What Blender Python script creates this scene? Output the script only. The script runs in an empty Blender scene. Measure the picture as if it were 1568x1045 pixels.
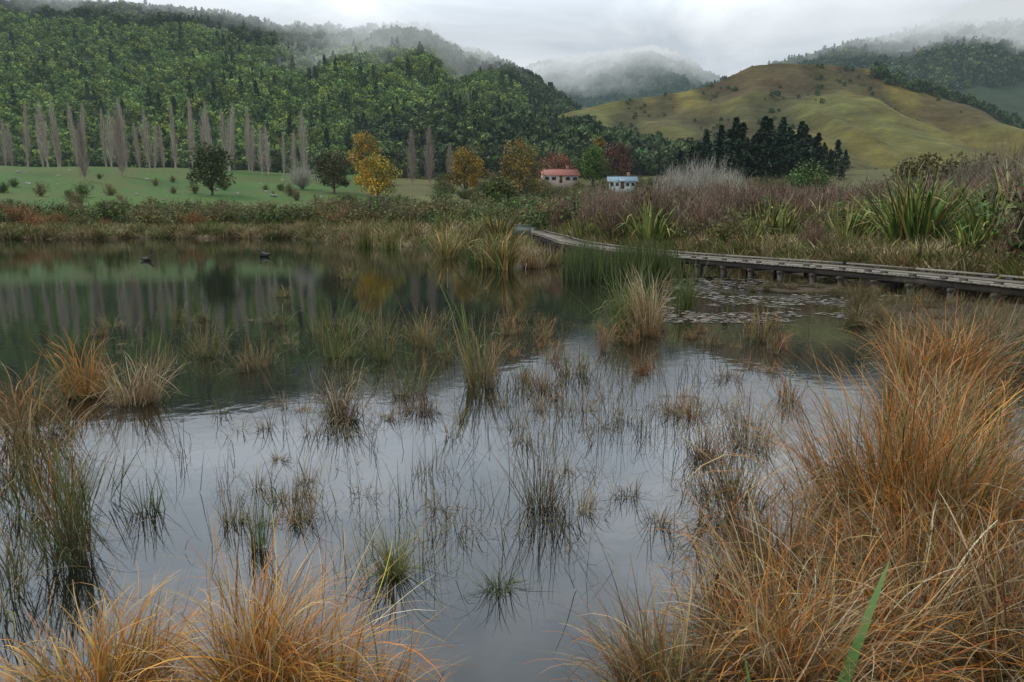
import bpy, math, numpy as np
from mathutils import Vector
R = np.random.default_rng(7)
sc = bpy.context.scene
sc.view_settings.view_transform='Standard'; sc.view_settings.look='None'; sc.view_settings.exposure=0

# ------------------------------------------------------------------ noise
def _h(i,j,s):
    v=np.sin(i*127.1+j*311.7+s*74.7)*43758.5453
    return v-np.floor(v)
def vn(x,y,s=0):
    x=np.asarray(x,float); y=np.asarray(y,float)
    i=np.floor(x); j=np.floor(y); f=x-i; g=y-j
    f=f*f*(3-2*f); g=g*g*(3-2*g)
    a=_h(i,j,s)*(1-f)+_h(i+1,j,s)*f; b=_h(i,j+1,s)*(1-f)+_h(i+1,j+1,s)*f
    return a*(1-g)+b*g
def fbm(x,y,s=0,o=4):
    t=0; a=.5; n=0
    for k in range(o):
        t=t+a*vn(x,y,s+k*3.3); n+=a; a*=.5; x=x*2.03+5.1; y=y*2.03+1.7
    return t/n
def sm(t): t=np.clip(t,0,1); return t*t*(3-2*t)

# ------------------------------------------------------------------ mesh helpers
def build(name, parts, mat, link=True, parent=None, smooth=False):
    V=[];F=[];C=[];o=0
    for v,f,c in parts:
        V.append(v);F.append(f+o);C.append(c);o+=len(v)
    V=np.concatenate(V);F=np.concatenate(F);C=np.concatenate(C)
    me=bpy.data.meshes.new(name)
    me.vertices.add(len(V)); me.vertices.foreach_set('co',V.astype(np.float32).ravel())
    me.loops.add(F.size); me.loops.foreach_set('vertex_index',F.astype(np.int32).ravel())
    me.polygons.add(len(F)); me.polygons.foreach_set('loop_start',np.arange(0,F.size,4,dtype=np.int32))
    try: me.polygons.foreach_set('loop_total',np.full(len(F),4,dtype=np.int32))
    except Exception: pass
    if smooth: me.polygons.foreach_set('use_smooth',np.ones(len(F),dtype=bool))
    me.update(calc_edges=True)
    a=me.color_attributes.new('Col','FLOAT_COLOR','POINT')
    C4=np.ones((len(V),4),np.float32); C4[:,:3]=C
    a.data.foreach_set('color',C4.ravel())
    me.materials.append(mat)
    ob=bpy.data.objects.new(name,me)
    if link: sc.collection.objects.link(ob)
    if parent: ob.parent=parent
    return ob

def blades(base,az,th0,curve,L,W,cb,ct,K=7,power=1.4,kink=None,ks=None,wander=None,zmin=None,tip=.12,rng=R,mid=None):
    n=len(base); s=np.linspace(0,1,K+1)
    th=th0[:,None]+curve[:,None]*s[None]**power
    if kink is not None: th=th+kink[:,None]*sm((s[None]-ks[:,None])/.12)
    a=az[:,None]+(wander[:,None]*s[None] if wander is not None else 0)
    thm=(th[:,1:]+th[:,:-1])/2; am=np.broadcast_to(a,th.shape); am=(am[:,1:]+am[:,:-1])/2
    st=(L/K)[:,None]
    P=np.zeros((n,K+1,3))
    P[:,1:,0]=np.cumsum(np.sin(thm)*np.cos(am)*st,1)
    P[:,1:,1]=np.cumsum(np.sin(thm)*np.sin(am)*st,1)
    P[:,1:,2]=np.cumsum(np.cos(thm)*st,1)
    P+=base[:,None,:]
    if zmin is not None: P[:,:,2]=np.maximum(P[:,:,2],zmin)
    ph=rng.uniform(0,math.pi,n)
    px=-np.sin(az);py=np.cos(az)
    S=np.stack([px*np.cos(ph)+np.cos(az)*np.sin(ph)*.8,py*np.cos(ph)+np.sin(az)*np.sin(ph)*.8,.25*np.sin(ph)],1)
    w=(1-s)**.6*(1-tip)+tip; w=np.where(s<.15,w*(.7+2*s),w)
    O=S[:,None,:]*(W[:,None]*w[None])[:,:,None]*.5
    V=np.stack([P-O,P+O],2).reshape(-1,3)
    i=np.arange(n)[:,None]*(K+1)*2+np.arange(K)[None]*2
    F=np.stack([i,i+1,i+3,i+2],-1).reshape(-1,4)
    c=cb[:,None,:]*(1-s[None,:,None]**.8)+ct[:,None,:]*s[None,:,None]**.8
    C=np.repeat(c[:,:,None,:],2,2).reshape(-1,3)
    return V,F,C

def leaves(P,size,col,rng=R,asp=.55,up=0.0):
    n=len(P)
    a=rng.normal(size=(n,3)); a[:,2]+=up; a/=np.linalg.norm(a,axis=1)[:,None]
    b=rng.normal(size=(n,3)); b-=a*(a*b).sum(1)[:,None]; b/=np.linalg.norm(b,axis=1)[:,None]
    sz=(size*rng.uniform(.6,1.4,n))[:,None]
    V=np.stack([P-a*sz,P+b*sz*asp,P+a*sz,P-b*sz*asp],1).reshape(-1,3)
    F=np.arange(n*4).reshape(-1,4)
    return V,F,np.repeat(col,4,0)

def tube(pts,rad,col,k=6):
    pts=np.array(pts,float); m=len(pts); V=[]
    d=np.gradient(pts,axis=0)
    for p,dd,r in zip(pts,d,rad):
        dd=dd/(np.linalg.norm(dd)+1e-9)
        u=np.cross(dd,[.3,.9,.1]); u/=np.linalg.norm(u)+1e-9; v=np.cross(dd,u)
        for q in range(k):
            t=q*2*math.pi/k; V.append(p+(u*math.cos(t)+v*math.sin(t))*r)
    F=[[i*k+q,i*k+(q+1)%k,(i+1)*k+(q+1)%k,(i+1)*k+q] for i in range(m-1) for q in range(k)]
    return np.array(V),np.array(F),np.tile(np.array(col,float),(len(V),1))

def box(c,h,yaw=0,col=(.3,.3,.3),tilt=0):
    s=np.array([[x,y,z] for z in(-1,1) for y in(-1,1) for x in(-1,1)],float)*np.array(h)
    if tilt:
        ct,st=math.cos(tilt),math.sin(tilt); s=np.stack([s[:,0]*ct-s[:,2]*st,s[:,1],s[:,0]*st+s[:,2]*ct],1)
    cy,sy=math.cos(yaw),math.sin(yaw)
    V=np.stack([s[:,0]*cy-s[:,1]*sy,s[:,0]*sy+s[:,1]*cy,s[:,2]],1)+np.array(c)
    F=np.array([[0,2,3,1],[4,5,7,6],[0,1,5,4],[2,6,7,3],[0,4,6,2],[1,3,7,5]])
    return V,F,np.tile(np.array(col,float),(8,1))

def pal(n,cols,w=None,rng=R,j=.18):
    cols=np.array(cols); w=None if w is None else np.array(w)/sum(w)
    c=cols[rng.choice(len(cols),n,p=w)]
    return np.clip(c*(1+rng.normal(0,j,(n,1)))*(1+rng.normal(0,.06,(n,3))),.004,.9)

# ------------------------------------------------------------------ materials
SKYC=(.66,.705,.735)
def mat_col(name,rough=.7,transl=.0,spec=.25,painted_haze=0,painted_mist=None,nscale=0,namp=.4,rand=.0,bump=0,bscale=4,hz=(.25,.33,.37,1)):
    m=bpy.data.materials.new(name); m.use_nodes=True; N=m.node_tree.nodes; L=m.node_tree.links; N.clear()
    m.cycles.emission_sampling='NONE'
    def M(op,a,b=None,c=None,clamp=False):
        n=N.new('ShaderNodeMath'); n.operation=op; n.use_clamp=clamp
        for k,x in enumerate((a,b,c)):
            if x is None: continue
            if isinstance(x,(int,float)): n.inputs[k].default_value=x
            else: L.new(x,n.inputs[k])
        return n.outputs[0]
    at=N.new('ShaderNodeAttribute'); at.attribute_name='Col'
    col=at.outputs['Color']
    geo=N.new('ShaderNodeNewGeometry')
    def scalecol(col,f):
        n=N.new('ShaderNodeVectorMath'); n.operation='SCALE'; L.new(col,n.inputs[0]); L.new(f,n.inputs[3]); return n.outputs[0]
    if nscale:
        nz=N.new('ShaderNodeTexNoise'); nz.inputs['Scale'].default_value=nscale; nz.inputs['Detail'].default_value=6; nz.inputs['Roughness'].default_value=.65
        L.new(geo.outputs['Position'],nz.inputs['Vector'])
        f=M('MULTIPLY_ADD',nz.outputs[0],namp*3,1-namp*1.5)
        f=M('MAXIMUM',f,.15)
        col=scalecol(col,f)
    if rand:
        oi=N.new('ShaderNodeObjectInfo'); f=M('MULTIPLY_ADD',oi.outputs['Random'],rand*2,1-rand)
        col=scalecol(col,f)
    bs=N.new('ShaderNodeBsdfPrincipled'); L.new(col,bs.inputs['Base Color'])
    bs.inputs['Roughness'].default_value=rough; bs.inputs['Specular IOR Level'].default_value=spec
    if bump:
        nb=N.new('ShaderNodeTexNoise'); nb.inputs['Scale'].default_value=bscale; nb.inputs['Detail'].default_value=5
        L.new(geo.outputs['Position'],nb.inputs['Vector'])
        bp=N.new('ShaderNodeBump'); bp.inputs['Strength'].default_value=.6; bp.inputs['Distance'].default_value=bump
        L.new(nb.outputs[0],bp.inputs['Height']); L.new(bp.outputs[0],bs.inputs['Normal'])
    sh=bs.outputs[0]
    def mix(a,b,f):
        n=N.new('ShaderNodeMixShader')
        if isinstance(f,(int,float)): n.inputs[0].default_value=f
        else: L.new(f,n.inputs[0])
        L.new(a,n.inputs[1]); L.new(b,n.inputs[2]); return n.outputs[0]
    if transl:
        tr=N.new('ShaderNodeBsdfTranslucent'); L.new(col,tr.inputs['Color']); sh=mix(sh,tr.outputs[0],transl)
    sp=None
    if painted_haze or painted_mist:
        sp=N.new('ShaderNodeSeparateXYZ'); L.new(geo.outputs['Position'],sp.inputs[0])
    if painted_haze:
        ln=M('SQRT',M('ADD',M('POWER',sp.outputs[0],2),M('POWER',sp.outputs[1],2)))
        f=M('SUBTRACT',1,M('EXPONENT',M('MULTIPLY',ln,-1/painted_haze)))
        em=N.new('ShaderNodeEmission'); em.inputs[0].default_value=hz  # aerial haze painted into the surface as emission, stronger with distance
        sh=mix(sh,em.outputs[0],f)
    if painted_mist:
        z0,z1,A,xc,xw=painted_mist
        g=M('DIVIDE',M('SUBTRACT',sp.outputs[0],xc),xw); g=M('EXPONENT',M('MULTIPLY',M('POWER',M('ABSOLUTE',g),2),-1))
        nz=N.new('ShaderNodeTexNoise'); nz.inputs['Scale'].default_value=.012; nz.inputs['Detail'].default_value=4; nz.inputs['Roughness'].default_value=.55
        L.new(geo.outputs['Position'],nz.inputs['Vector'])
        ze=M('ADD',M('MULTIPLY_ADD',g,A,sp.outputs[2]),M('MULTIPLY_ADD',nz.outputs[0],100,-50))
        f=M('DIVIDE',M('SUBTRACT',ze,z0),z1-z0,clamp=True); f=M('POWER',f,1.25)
        em=N.new('ShaderNodeEmission'); em.inputs[0].default_value=(*SKYC,1)  # mist painted onto the slopes as sky-coloured emission by height, no volume
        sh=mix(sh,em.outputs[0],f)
    o=N.new('ShaderNodeOutputMaterial'); L.new(sh,o.inputs[0])
    return m

m_grass=mat_col('dry_grass_blades',rough=.5,transl=.12,spec=.35)
m_veg=mat_col('foliage',rough=.6,rand=.25,painted_haze=9000)
m_bark=mat_col('bark',rough=.9,painted_haze=9000)
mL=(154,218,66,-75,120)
m_far=mat_col('hill_foliage',rough=.7,rand=.42,painted_haze=5000,painted_mist=mL)
m_hillL=mat_col('forest_floor_hill',rough=.95,nscale=.12,namp=.5,painted_haze=5000,painted_mist=mL)
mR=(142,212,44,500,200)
m_farR=mat_col('misty_foliage',rough=.7,rand=.35,painted_haze=3000,painted_mist=mR)
m_hillR=mat_col('misty_forest_hill',rough=.95,nscale=.1,namp=.5,painted_haze=3000,painted_mist=mR)
m_mtn=mat_col('distant_mountain_forest',rough=.95,nscale=.05,namp=.5,painted_haze=3000,painted_mist=(222,335,40,90,160),bump=3,bscale=.08,hz=(.20,.27,.31,1))
m_pasture=mat_col('hill_pasture',rough=.95,nscale=.13,namp=.42,painted_haze=7000,bump=2.2,bscale=.22)
m_ground=mat_col('ground_grass_and_mud',rough=.95,nscale=1.3,namp=.45,painted_haze=9000,bump=.08,bscale=3)
m_wood=mat_col('weathered_timber',rough=.85,nscale=9,namp=.3,bump=.004,bscale=30)
m_paint=mat_col('painted_boards',rough=.6,nscale=2,namp=.08)

# ------------------------------------------------------------------ terrain
TH=np.array([-180,-120,-70,-50,-37,-27,-17,-12.5,-6,0,3,6,11,17,24,31,39,50,75,110,180])
RS=np.array([4,6,40,80,79,78,74,58,50,50,45,40,35,30,25.5,22,18,14,10,6,4.])
def shoreR(th): return np.interp(th,TH,RS)*(1+.07*(fbm(th*.22,th*0+3,5)-.5)*2)
def ground_z(x,y):
    r=np.hypot(x,y); th=np.degrees(np.arctan2(x,y))
    e=r-shoreR(th)
    z=np.where(e<0,-.7*sm(-e/2.5),.35*sm(e/2.0)+.7*sm(e/20))
    und=.9*(fbm(x*.02,y*.035,19)-.5)*sm((r-95)/30)*3
    z=z+15.5*np.clip((r-100)/140,0,1.05)**1.3+.35*(fbm(x*.08,y*.08,9)-.5)*sm(e/10)+und
    mb=np.exp(-((x-9.6)/2.8)**2-((y-12.6)/2.5)**2); z=np.maximum(z,-.7+.78*np.clip(mb*2.2,0,1)+.07*fbm(x*1.5,y*1.5,3))
    # shallow mud bar in front of the walkway
    m2=np.exp(-((x-8.3)/2.0)**2-((y-18.8)/1.5)**2); z=np.where(e<.5,np.maximum(z,-.62+.54*np.clip(m2*1.8,0,1)+.20*fbm(x*.9,y*1.3,23)*np.clip(m2*2,0,1)),z)
    z=np.where(y<1.6,np.maximum(z,.15*sm((1.6-y)/1.2)),z)
    return z
def gz(x,y): return float(ground_z(np.array([float(x)]),np.array([float(y)]))[0])
nt=760; rad=np.concatenate([np.linspace(.3,23,90),np.geomspace(23.4,140,110),np.geomspace(143,3500,50)])
ang=np.radians(np.concatenate([np.linspace(-180,-60,60,endpoint=False),np.linspace(-60,60,nt,endpoint=False),np.linspace(60,180,61)]))
A,Q=np.meshgrid(ang,rad,indexing='ij')
X=np.sin(A)*Q;Y=np.cos(A)*Q;Z=ground_z(X,Y)
def gridfaces(a,b):
    i=np.arange(a-1)[:,None]*b+np.arange(b-1)[None]
    return np.stack([i,i+1,i+b+1,i+b],-1).reshape(-1,4)[:, ::-1]
th=np.degrees(A)
green=np.array([.052,.110,.021]);olive=np.array([.10,.10,.035]);mud=np.array([.055,.040,.026])
mx=fbm(X*.05,Y*.05,2)
gl=sm((Q-98)/12)*sm((-8-th)/6)
C=olive*(.7+.8*mx[...,None])
C=C*(1-gl[...,None])+green*(.6+.8*fbm(X*.03,Y*.09,4)[...,None])*gl[...,None]
yl=sm((fbm(X*.05,Y*.12,14)-.46)/.14)*gl
C=C*(1-.5*yl[...,None])+np.array([.10,.10,.03])*.5*yl[...,None]
wet=sm((.5-Z)/.4)[...,None]; C=C*(1-wet)+mud*wet
build('ground',[(np.stack([X,Y,Z],-1).reshape(-1,3),gridfaces(len(ang),len(rad)),C.reshape(-1,3))],m_ground,smooth=True)

def hill(name,crest,r0,r1,zb,mat,colf,nb=260,nr=130,gul=14,seed=0,b0=None,b1=None,back=.35):
    cb=np.array([c[0] for c in crest]);ce=np.array([c[1] for c in crest])
    def zf(b,r):
        t=(r-r0)/(r1-r0); zr=1.9+np.interp(b,cb,ce)*r1
        S=np.clip(t,0,1)**.92
        z=zb+(zr-zb)*S
        x=b*r
        rid=np.abs(fbm(x*.012+seed,r*.004,seed+1,4)-.5)*2
        env=np.sin(np.clip(t,0,1)*math.pi)**.7
        z=z+(rid-.35)*gul*env+(fbm(x*.04,r*.04,seed+2)-.5)*5*np.clip(t*3,0,1)
        z=z-np.clip(t-1,0,None)*(zr-zb)*1.2
        return z
    b=np.linspace(b0,b1,nb); r=np.linspace(r0-15,r1+(r1-r0)*back,nr)
    Bq,Rq=np.meshgrid(b,r,indexing='ij'); Zq=zf(Bq,Rq)
    Cq=colf(Bq,Rq,Zq,(Rq-r0)/(r1-r0))
    build(name,[(np.stack([Bq*Rq,Rq,Zq],-1).reshape(-1,3),gridfaces(nb,nr),Cq.reshape(-1,3))],mat,smooth=True)
    return zf
def c_forest(b,r,z,t): return np.array([.028,.048,.018])*(.7+.7*fbm(b*r*.02,r*.02,3)[...,None])
crestL=[(-1.3,.31),(-.84,.295),(-.70,.287),(-.523,.275),(-.406,.262),(-.292,.245),(-.22,.243),(-.166,.25),(-.121,.244),(-.076,.224),(-.004,.20),(.042,.174),(.079,.148),(.106,.125),(.16,.10),(.29,.07),(.5,.05)]
zL=hill('forested_hill',crestL,235,600,13,m_hillL,c_forest,seed=3,b0=-1.25,b1=.45,gul=34)
def c_past(b,r,z,t):
    x=b*r
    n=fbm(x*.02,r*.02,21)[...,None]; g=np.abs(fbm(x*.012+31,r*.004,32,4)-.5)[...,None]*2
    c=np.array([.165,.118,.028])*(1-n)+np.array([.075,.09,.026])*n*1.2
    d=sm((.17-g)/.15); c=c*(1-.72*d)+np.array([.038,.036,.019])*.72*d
    br=sm((fbm(x*.022,r*.022,44)-.5)/.12)[...,None]*sm((t-.3)/.3)[...,None]
    c=c*(1-.65*br)+np.array([.062,.040,.022])*.65*br
    tr=(np.abs(((z*.16+3*fbm(x*.02,r*.02,71))%1)-.5)<.05)[...,None]; c=c*(1+.22*tr)
    fl=fbm(x*.12,r*.12,88)[...,None]; c=c*(.65+.7*fl)
    return c
crestG=[(-.05,.07),(.02,.12),(.088,.148),(.161,.163),(.278,.183),(.331,.208),(.376,.212),(.457,.212),(.5,.205),(.56,.184),(.636,.162),(.723,.128),(.85,.09),(1.1,.05)]
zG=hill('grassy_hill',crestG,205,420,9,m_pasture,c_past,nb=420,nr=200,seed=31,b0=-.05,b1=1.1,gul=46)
crestR=[(.15,.12),(.3,.18),(.39,.207),(.45,.222),(.52,.236),(.57,.25),(.63,.275),(.75,.295),(.95,.31),(1.3,.3)]
zR=hill('misty_forest_hill',crestR,420,680,40,m_hillR,c_forest,seed=57,b0=.15,b1=1.3,gul=20)
crestM=[(-.25,.12),(-.1,.16),(.0,.19),(.05,.208),(.13,.218),(.19,.226),(.23,.217),(.27,.192),(.35,.165),(.5,.1)]
zM=hill('distant_mountain',crestM,800,1400,30,m_mtn,c_forest,seed=77,b0=-.25,b1=.5,gul=60,nb=160,nr=80)

# ------------------------------------------------------------------ water
def water():
    n=64; a=np.linspace(0,2*math.pi,n,endpoint=False)
    V=[(math.cos(t)*112,math.sin(t)*112+5,0) for t in a]
    me=bpy.data.meshes.new('pond_water'); me.from_pydata(V,[],[list(range(n))]); me.update()
    m=bpy.data.materials.new('pond_water'); m.use_nodes=True; N=m.node_tree.nodes;L=m.node_tree.links;N.clear()
    geo=N.new('ShaderNodeNewGeometry')
    n1=N.new('ShaderNodeTexNoise'); n1.inputs['Scale'].default_value=5.0; n1.inputs['Detail'].default_value=2
    L.new(geo.outputs['Position'],n1.inputs['Vector'])
    bp=N.new('ShaderNodeBump'); bp.inputs['Strength'].default_value=.25; bp.inputs['Distance'].default_value=.005
    L.new(n1.outputs[0],bp.inputs['Height'])
    df=N.new('ShaderNodeBsdfDiffuse'); df.inputs[0].default_value=(.010,.010,.006,1)
    gl=N.new('ShaderNodeBsdfGlossy'); gl.inputs[0].default_value=(.93,.96,1,1); gl.inputs['Roughness'].default_value=.04
    L.new(bp.outputs[0],gl.inputs['Normal'])
    fr=N.new('ShaderNodeFresnel'); fr.inputs[0].default_value=1.85; L.new(bp.outputs[0],fr.inputs['Normal'])
    mp=N.new('ShaderNodeMath'); mp.operation='MULTIPLY_ADD'; mp.inputs[1].default_value=.95; mp.inputs[2].default_value=.05; L.new(fr.outputs[0],mp.inputs[0])
    mx=N.new('ShaderNodeMixShader'); L.new(mp.outputs[0],mx.inputs[0]); L.new(df.outputs[0],mx.inputs[1]); L.new(gl.outputs[0],mx.inputs[2])
    o=N.new('ShaderNodeOutputMaterial'); L.new(mx.outputs[0],o.inputs[0])
    me.materials.append(m); ob=bpy.data.objects.new('pond_water',me); sc.collection.objects.link(ob)
water()

# ------------------------------------------------------------------ scatter via geometry nodes
def scatter(name,sources,pts,scl,seed=0):
    rng=np.random.default_rng(seed+99)
    col=bpy.data.collections.new(name+'_source')
    for s in sources: col.objects.link(s)
    n=len(pts); me=bpy.data.meshes.new(name); me.vertices.add(n)
    me.vertices.foreach_set('co',np.asarray(pts,np.float32).ravel())
    scl=np.asarray(scl,np.float32)
    if scl.ndim==1: scl=np.repeat(scl[:,None],3,1)
    a=me.attributes.new('scl','FLOAT_VECTOR','POINT'); a.data.foreach_set('vector',scl.ravel())
    rot=np.zeros((n,3),np.float32); rot[:,2]=rng.uniform(0,6.283,n); rot[:,:2]=rng.normal(0,.05,(n,2))
    a=me.attributes.new('rot','FLOAT_VECTOR','POINT'); a.data.foreach_set('vector',rot.ravel())
    a=me.attributes.new('idx','INT','POINT'); a.data.foreach_set('value',rng.integers(0,len(sources),n).astype(np.int32))
    ob=bpy.data.objects.new(name,me); sc.collection.objects.link(ob)
    ng=bpy.data.node_groups.new(name,'GeometryNodeTree')
    ng.interface.new_socket('Geometry',in_out='INPUT',socket_type='NodeSocketGeometry')
    ng.interface.new_socket('Geometry',in_out='OUTPUT',socket_type='NodeSocketGeometry')
    N=ng.nodes;L=ng.links
    gi=N.new('NodeGroupInput');go=N.new('NodeGroupOutput')
    ci=N.new('GeometryNodeCollectionInfo'); ci.inputs['Collection'].default_value=col
    ci.inputs['Separate Children'].default_value=True; ci.inputs['Reset Children'].default_value=True
    ip=N.new('GeometryNodeInstanceOnPoints'); ip.inputs['Pick Instance'].default_value=True
    def att(nm,t):
        q=N.new('GeometryNodeInputNamedAttribute'); q.data_type=t; q.inputs['Name'].default_value=nm
        return q.outputs['Attribute']
    L.new(gi.outputs[0],ip.inputs['Points']); L.new(ci.outputs[0],ip.inputs['Instance'])
    L.new(att('idx','INT'),ip.inputs['Instance Index'])
    er=N.new('FunctionNodeEulerToRotation'); L.new(att('rot','FLOAT_VECTOR'),er.inputs[0]); L.new(er.outputs[0],ip.inputs['Rotation'])
    L.new(att('scl','FLOAT_VECTOR'),ip.inputs['Scale'])
    L.new(ip.outputs[0],go.inputs[0])
    md=ob.modifiers.new('scatter','NODES'); md.node_group=ng
    return ob

# ------------------------------------------------------------------ plant models
def conifer_parts(seed,h=1.0,w=.2,cols=((.02,.045,.02),),n=260,ls=.045,trunk=True):
    g=np.random.default_rng(seed)
    u=g.uniform(0,1,n)**.8; hh=.1+.9*u; rmax=w*(1-u)**.8*(.75+.5*g.uniform(size=n))*(1+.25*np.sin(hh*26+g.uniform()*6))
    rr=rmax*g.uniform(.25,1,n)**.6; a=g.uniform(0,6.283,n)
    P=np.stack([rr*np.cos(a),rr*np.sin(a),hh-rr*.25],1)*h
    parts=[leaves(P,np.full(n,ls*h),pal(n,cols,rng=g,j=.25),g,asp=.5)]
    if trunk: parts.append(tube([(0,0,0),(0,0,h*.5),(0,0,h)],[.018*h,.012*h,.002*h],(.05,.04,.03),5))
    return parts
def lobes_tree(seed,h,w,cols,nl=14,nleaf=2600,ls=.3,cb=.28,barkc=(.09,.07,.055),gap=.5,upw=0):
    g=np.random.default_rng(seed); parts=[]
    tr=.022*h
    parts.append(tube([(0,0,-.3),(.02*h,0,cb*h),(-.01*h,.02*h,.6*h),(0,0,.85*h)],[tr*1.3,tr,tr*.5,tr*.15],barkc))
    P=[];Cc=[]
    for k in range(nl):
        t=(k+.5)/nl; zc=cb*h+(h*(1-cb))*(.12+.8*t)*g.uniform(.92,1.05)
        rr=w*.5*math.sqrt(max(.05,1-((t-.4)/.66)**2))*g.uniform(.4,.95)
        a=k*2.4+g.uniform(-.4,.4); c=np.array([rr*math.cos(a),rr*math.sin(a),zc])
        lr=w*g.uniform(.12,.25)
        parts.append(tube([(0,0,max(cb*h*.7,zc-rr*1.2-.08*h)),(c[0]*.5,c[1]*.5,zc-lr*.7),tuple(c)],[tr*.45,tr*.28,tr*.08],barkc,5))
        m=int(nleaf/nl); d=g.normal(size=(m,3)); d/=np.linalg.norm(d,axis=1)[:,None]
        rad=lr*g.uniform(.15,1.2,m)**gap
        P.append(c+d*rad[:,None]*np.array([1,1,.85+upw]))
        Cc.append(pal(m,[np.array(cols[g.integers(len(cols))])*g.uniform(.65,1.3)],rng=g,j=.22))
    P=np.concatenate(P);Cc=np.concatenate(Cc)
    parts.append(leaves(P,np.full(len(P),ls),Cc,g))
    return parts
def bare_columnar(seed,h,w,n=300,col=(.17,.145,.12),tw=.05):
    g=np.random.default_rng(seed)
    parts=[tube([(0,0,-.4),(0,0,h*.5),(g.normal(0,.1),0,h*.97)],[h*.014,h*.009,.02],col)]
    z0=g.uniform(.04,.85,n)*h; az=g.uniform(0,6.283,n)
    base=np.stack([0*z0,0*z0,z0],1); L=(h-z0)*g.uniform(.25,.6,n)+.6; L=np.minimum(L,h*.32)
    parts.append(blades(base,az,g.uniform(.2,.5,n)*w,-g.uniform(.1,.35,n),L,np.full(n,tw)*g.uniform(.6,1.5,n),pal(n,[col],rng=g),pal(n,[np.array(col)*1.15],rng=g),K=4,rng=g))
    m=n*2; z1=g.uniform(.06,.97,m)*h; r1=.085*h*w*g.uniform(.1,1,m)*(1-(z1/h)**3)*1.0; a1=g.uniform(0,6.283,m)
    b1=np.stack([r1*np.cos(a1),r1*np.sin(a1),z1],1)
    parts.append(blades(b1,a1,g.uniform(.1,.5,m),np.zeros(m),g.uniform(.6,1.6,m),np.full(m,tw*.6),pal(m,[col],rng=g),pal(m,[col],rng=g),K=2,rng=g))
    return parts
def twig_shrub(seed,h,w,n=420,cols=((.12,.075,.06),),tw=.018,leafc=None,nl=0,ls=.05,spread=1.0):
    g=np.random.default_rng(seed)
    m=n//10; az=g.uniform(0,6.283,m); th=g.uniform(.05,.65,m)*spread
    L=h*g.uniform(.5,1,m); base=np.stack([g.normal(0,.08*w,m),g.normal(0,.08*w,m),np.zeros(m)],1)
    parts=[blades(base,az,th,g.uniform(-.2,.3,m),L,np.full(m,tw*2.2),pal(m,cols,rng=g)*.7,pal(m,cols,rng=g),K=4,rng=g)]
    k=g.integers(0,m,n); s=g.uniform(.25,.98,n)
    r=L[k]*s; b=base[k]+np.stack([np.sin(th[k])*np.cos(az[k])*r,np.sin(th[k])*np.sin(az[k])*r,np.cos(th[k])*r],1)
    parts.append(blades(b,g.uniform(0,6.283,n),g.uniform(.05,.9,n),g.uniform(-.3,.3,n),h*.28*g.uniform(.4,1,n),np.full(n,tw),pal(n,cols,rng=g),pal(n,cols,rng=g)*1.2,K=3,rng=g))
    if nl:
        q=g.integers(0,n,nl); P=b[q]+g.normal(0,.07*h,(nl,3)); P[:,2]=np.abs(P[:,2])
        parts.append(leaves(P,np.full(nl,ls),pal(nl,leafc,rng=g,j=.3),g,asp=.4))
    return parts
def sedge(seed,h,n,cb,ct,w=.006,rad=.12,droop=1.2,wt=None,K=6,zmin=None,th=.5,wb=None,kf=.22):
    g=np.random.default_rng(seed)
    lob=g.integers(2,5); lc=g.normal(0,rad*.45,(lob,2)); li=g.integers(0,lob,n)
    dx=g.normal(0,rad*.38,(n,2))+lc[li]; r=np.hypot(dx[:,0],dx[:,1]); a=np.arctan2(dx[:,1],dx[:,0])
    base=np.stack([dx[:,0],dx[:,1],np.full(n,-.05)],1)
    az=a+g.normal(0,.8,n)
    t0=th*np.minimum(r/rad,1.3)*g.uniform(.2,1.1,n)+np.abs(g.normal(0,.1,n))
    hl=g.uniform(.65,1.15,lob)[li]
    L=h*g.uniform(.3,1.15,n)*hl
    kk=g.uniform(size=n)<kf
    return blades(base,az,t0,droop*np.abs(g.normal(.6,.55,n)),L,np.full(n,w)*g.uniform(.6,1.4,n),pal(n,cb,wb,g),pal(n,ct,wt,g),K=K,wander=g.normal(0,.45,n),power=1.8,zmin=zmin,rng=g,kink=np.where(kk,g.uniform(.6,2,n),0),ks=g.uniform(.3,.8,n))
def flax(seed,h,n=110,cols=((.07,.11,.025),(.11,.13,.03),(.2,.19,.06)),w=.06,brown=.15):
    g=np.random.default_rng(seed)
    fa=g.uniform(0,6.283,n); fr=g.uniform(0,.22*h,n)
    base=np.stack([fr*np.cos(fa),fr*np.sin(fa),np.full(n,-.05)],1)
    az=fa+g.normal(0,.6,n); t0=g.uniform(.05,.75,n)
    cb=pal(n,cols,rng=g,j=.35); ct=cb*1.15; k=g.uniform(size=n)<brown; cb[k]=np.array([.2,.12,.05]); ct[k]=np.array([.34,.22,.09])
    kk=(g.uniform(size=n)<.3)
    return blades(base,az,t0,g.uniform(.1,1.0,n),h*g.uniform(.65,1.12,n),np.full(n,w)*g.uniform(.7,1.2,n),cb,ct,K=7,power=2.5,kink=np.where(kk,g.uniform(.6,1.6,n),0),ks=g.uniform(.5,.8,n),rng=g,tip=.05)

# palettes
DG=(.03,.058,.024); PG=(.062,.105,.036); LG=(.17,.26,.065); YG=(.26,.32,.07)
YGR=(.16,.20,.05)
STRAW=(.44,.31,.14); TAN=(.29,.195,.10); ORG=(.66,.25,.04); ORB=(.44,.155,.035); OLV=(.14,.15,.035); GRN=(.075,.13,.025); BRN=(.11,.068,.036); PALE=(.64,.52,.34)

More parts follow.
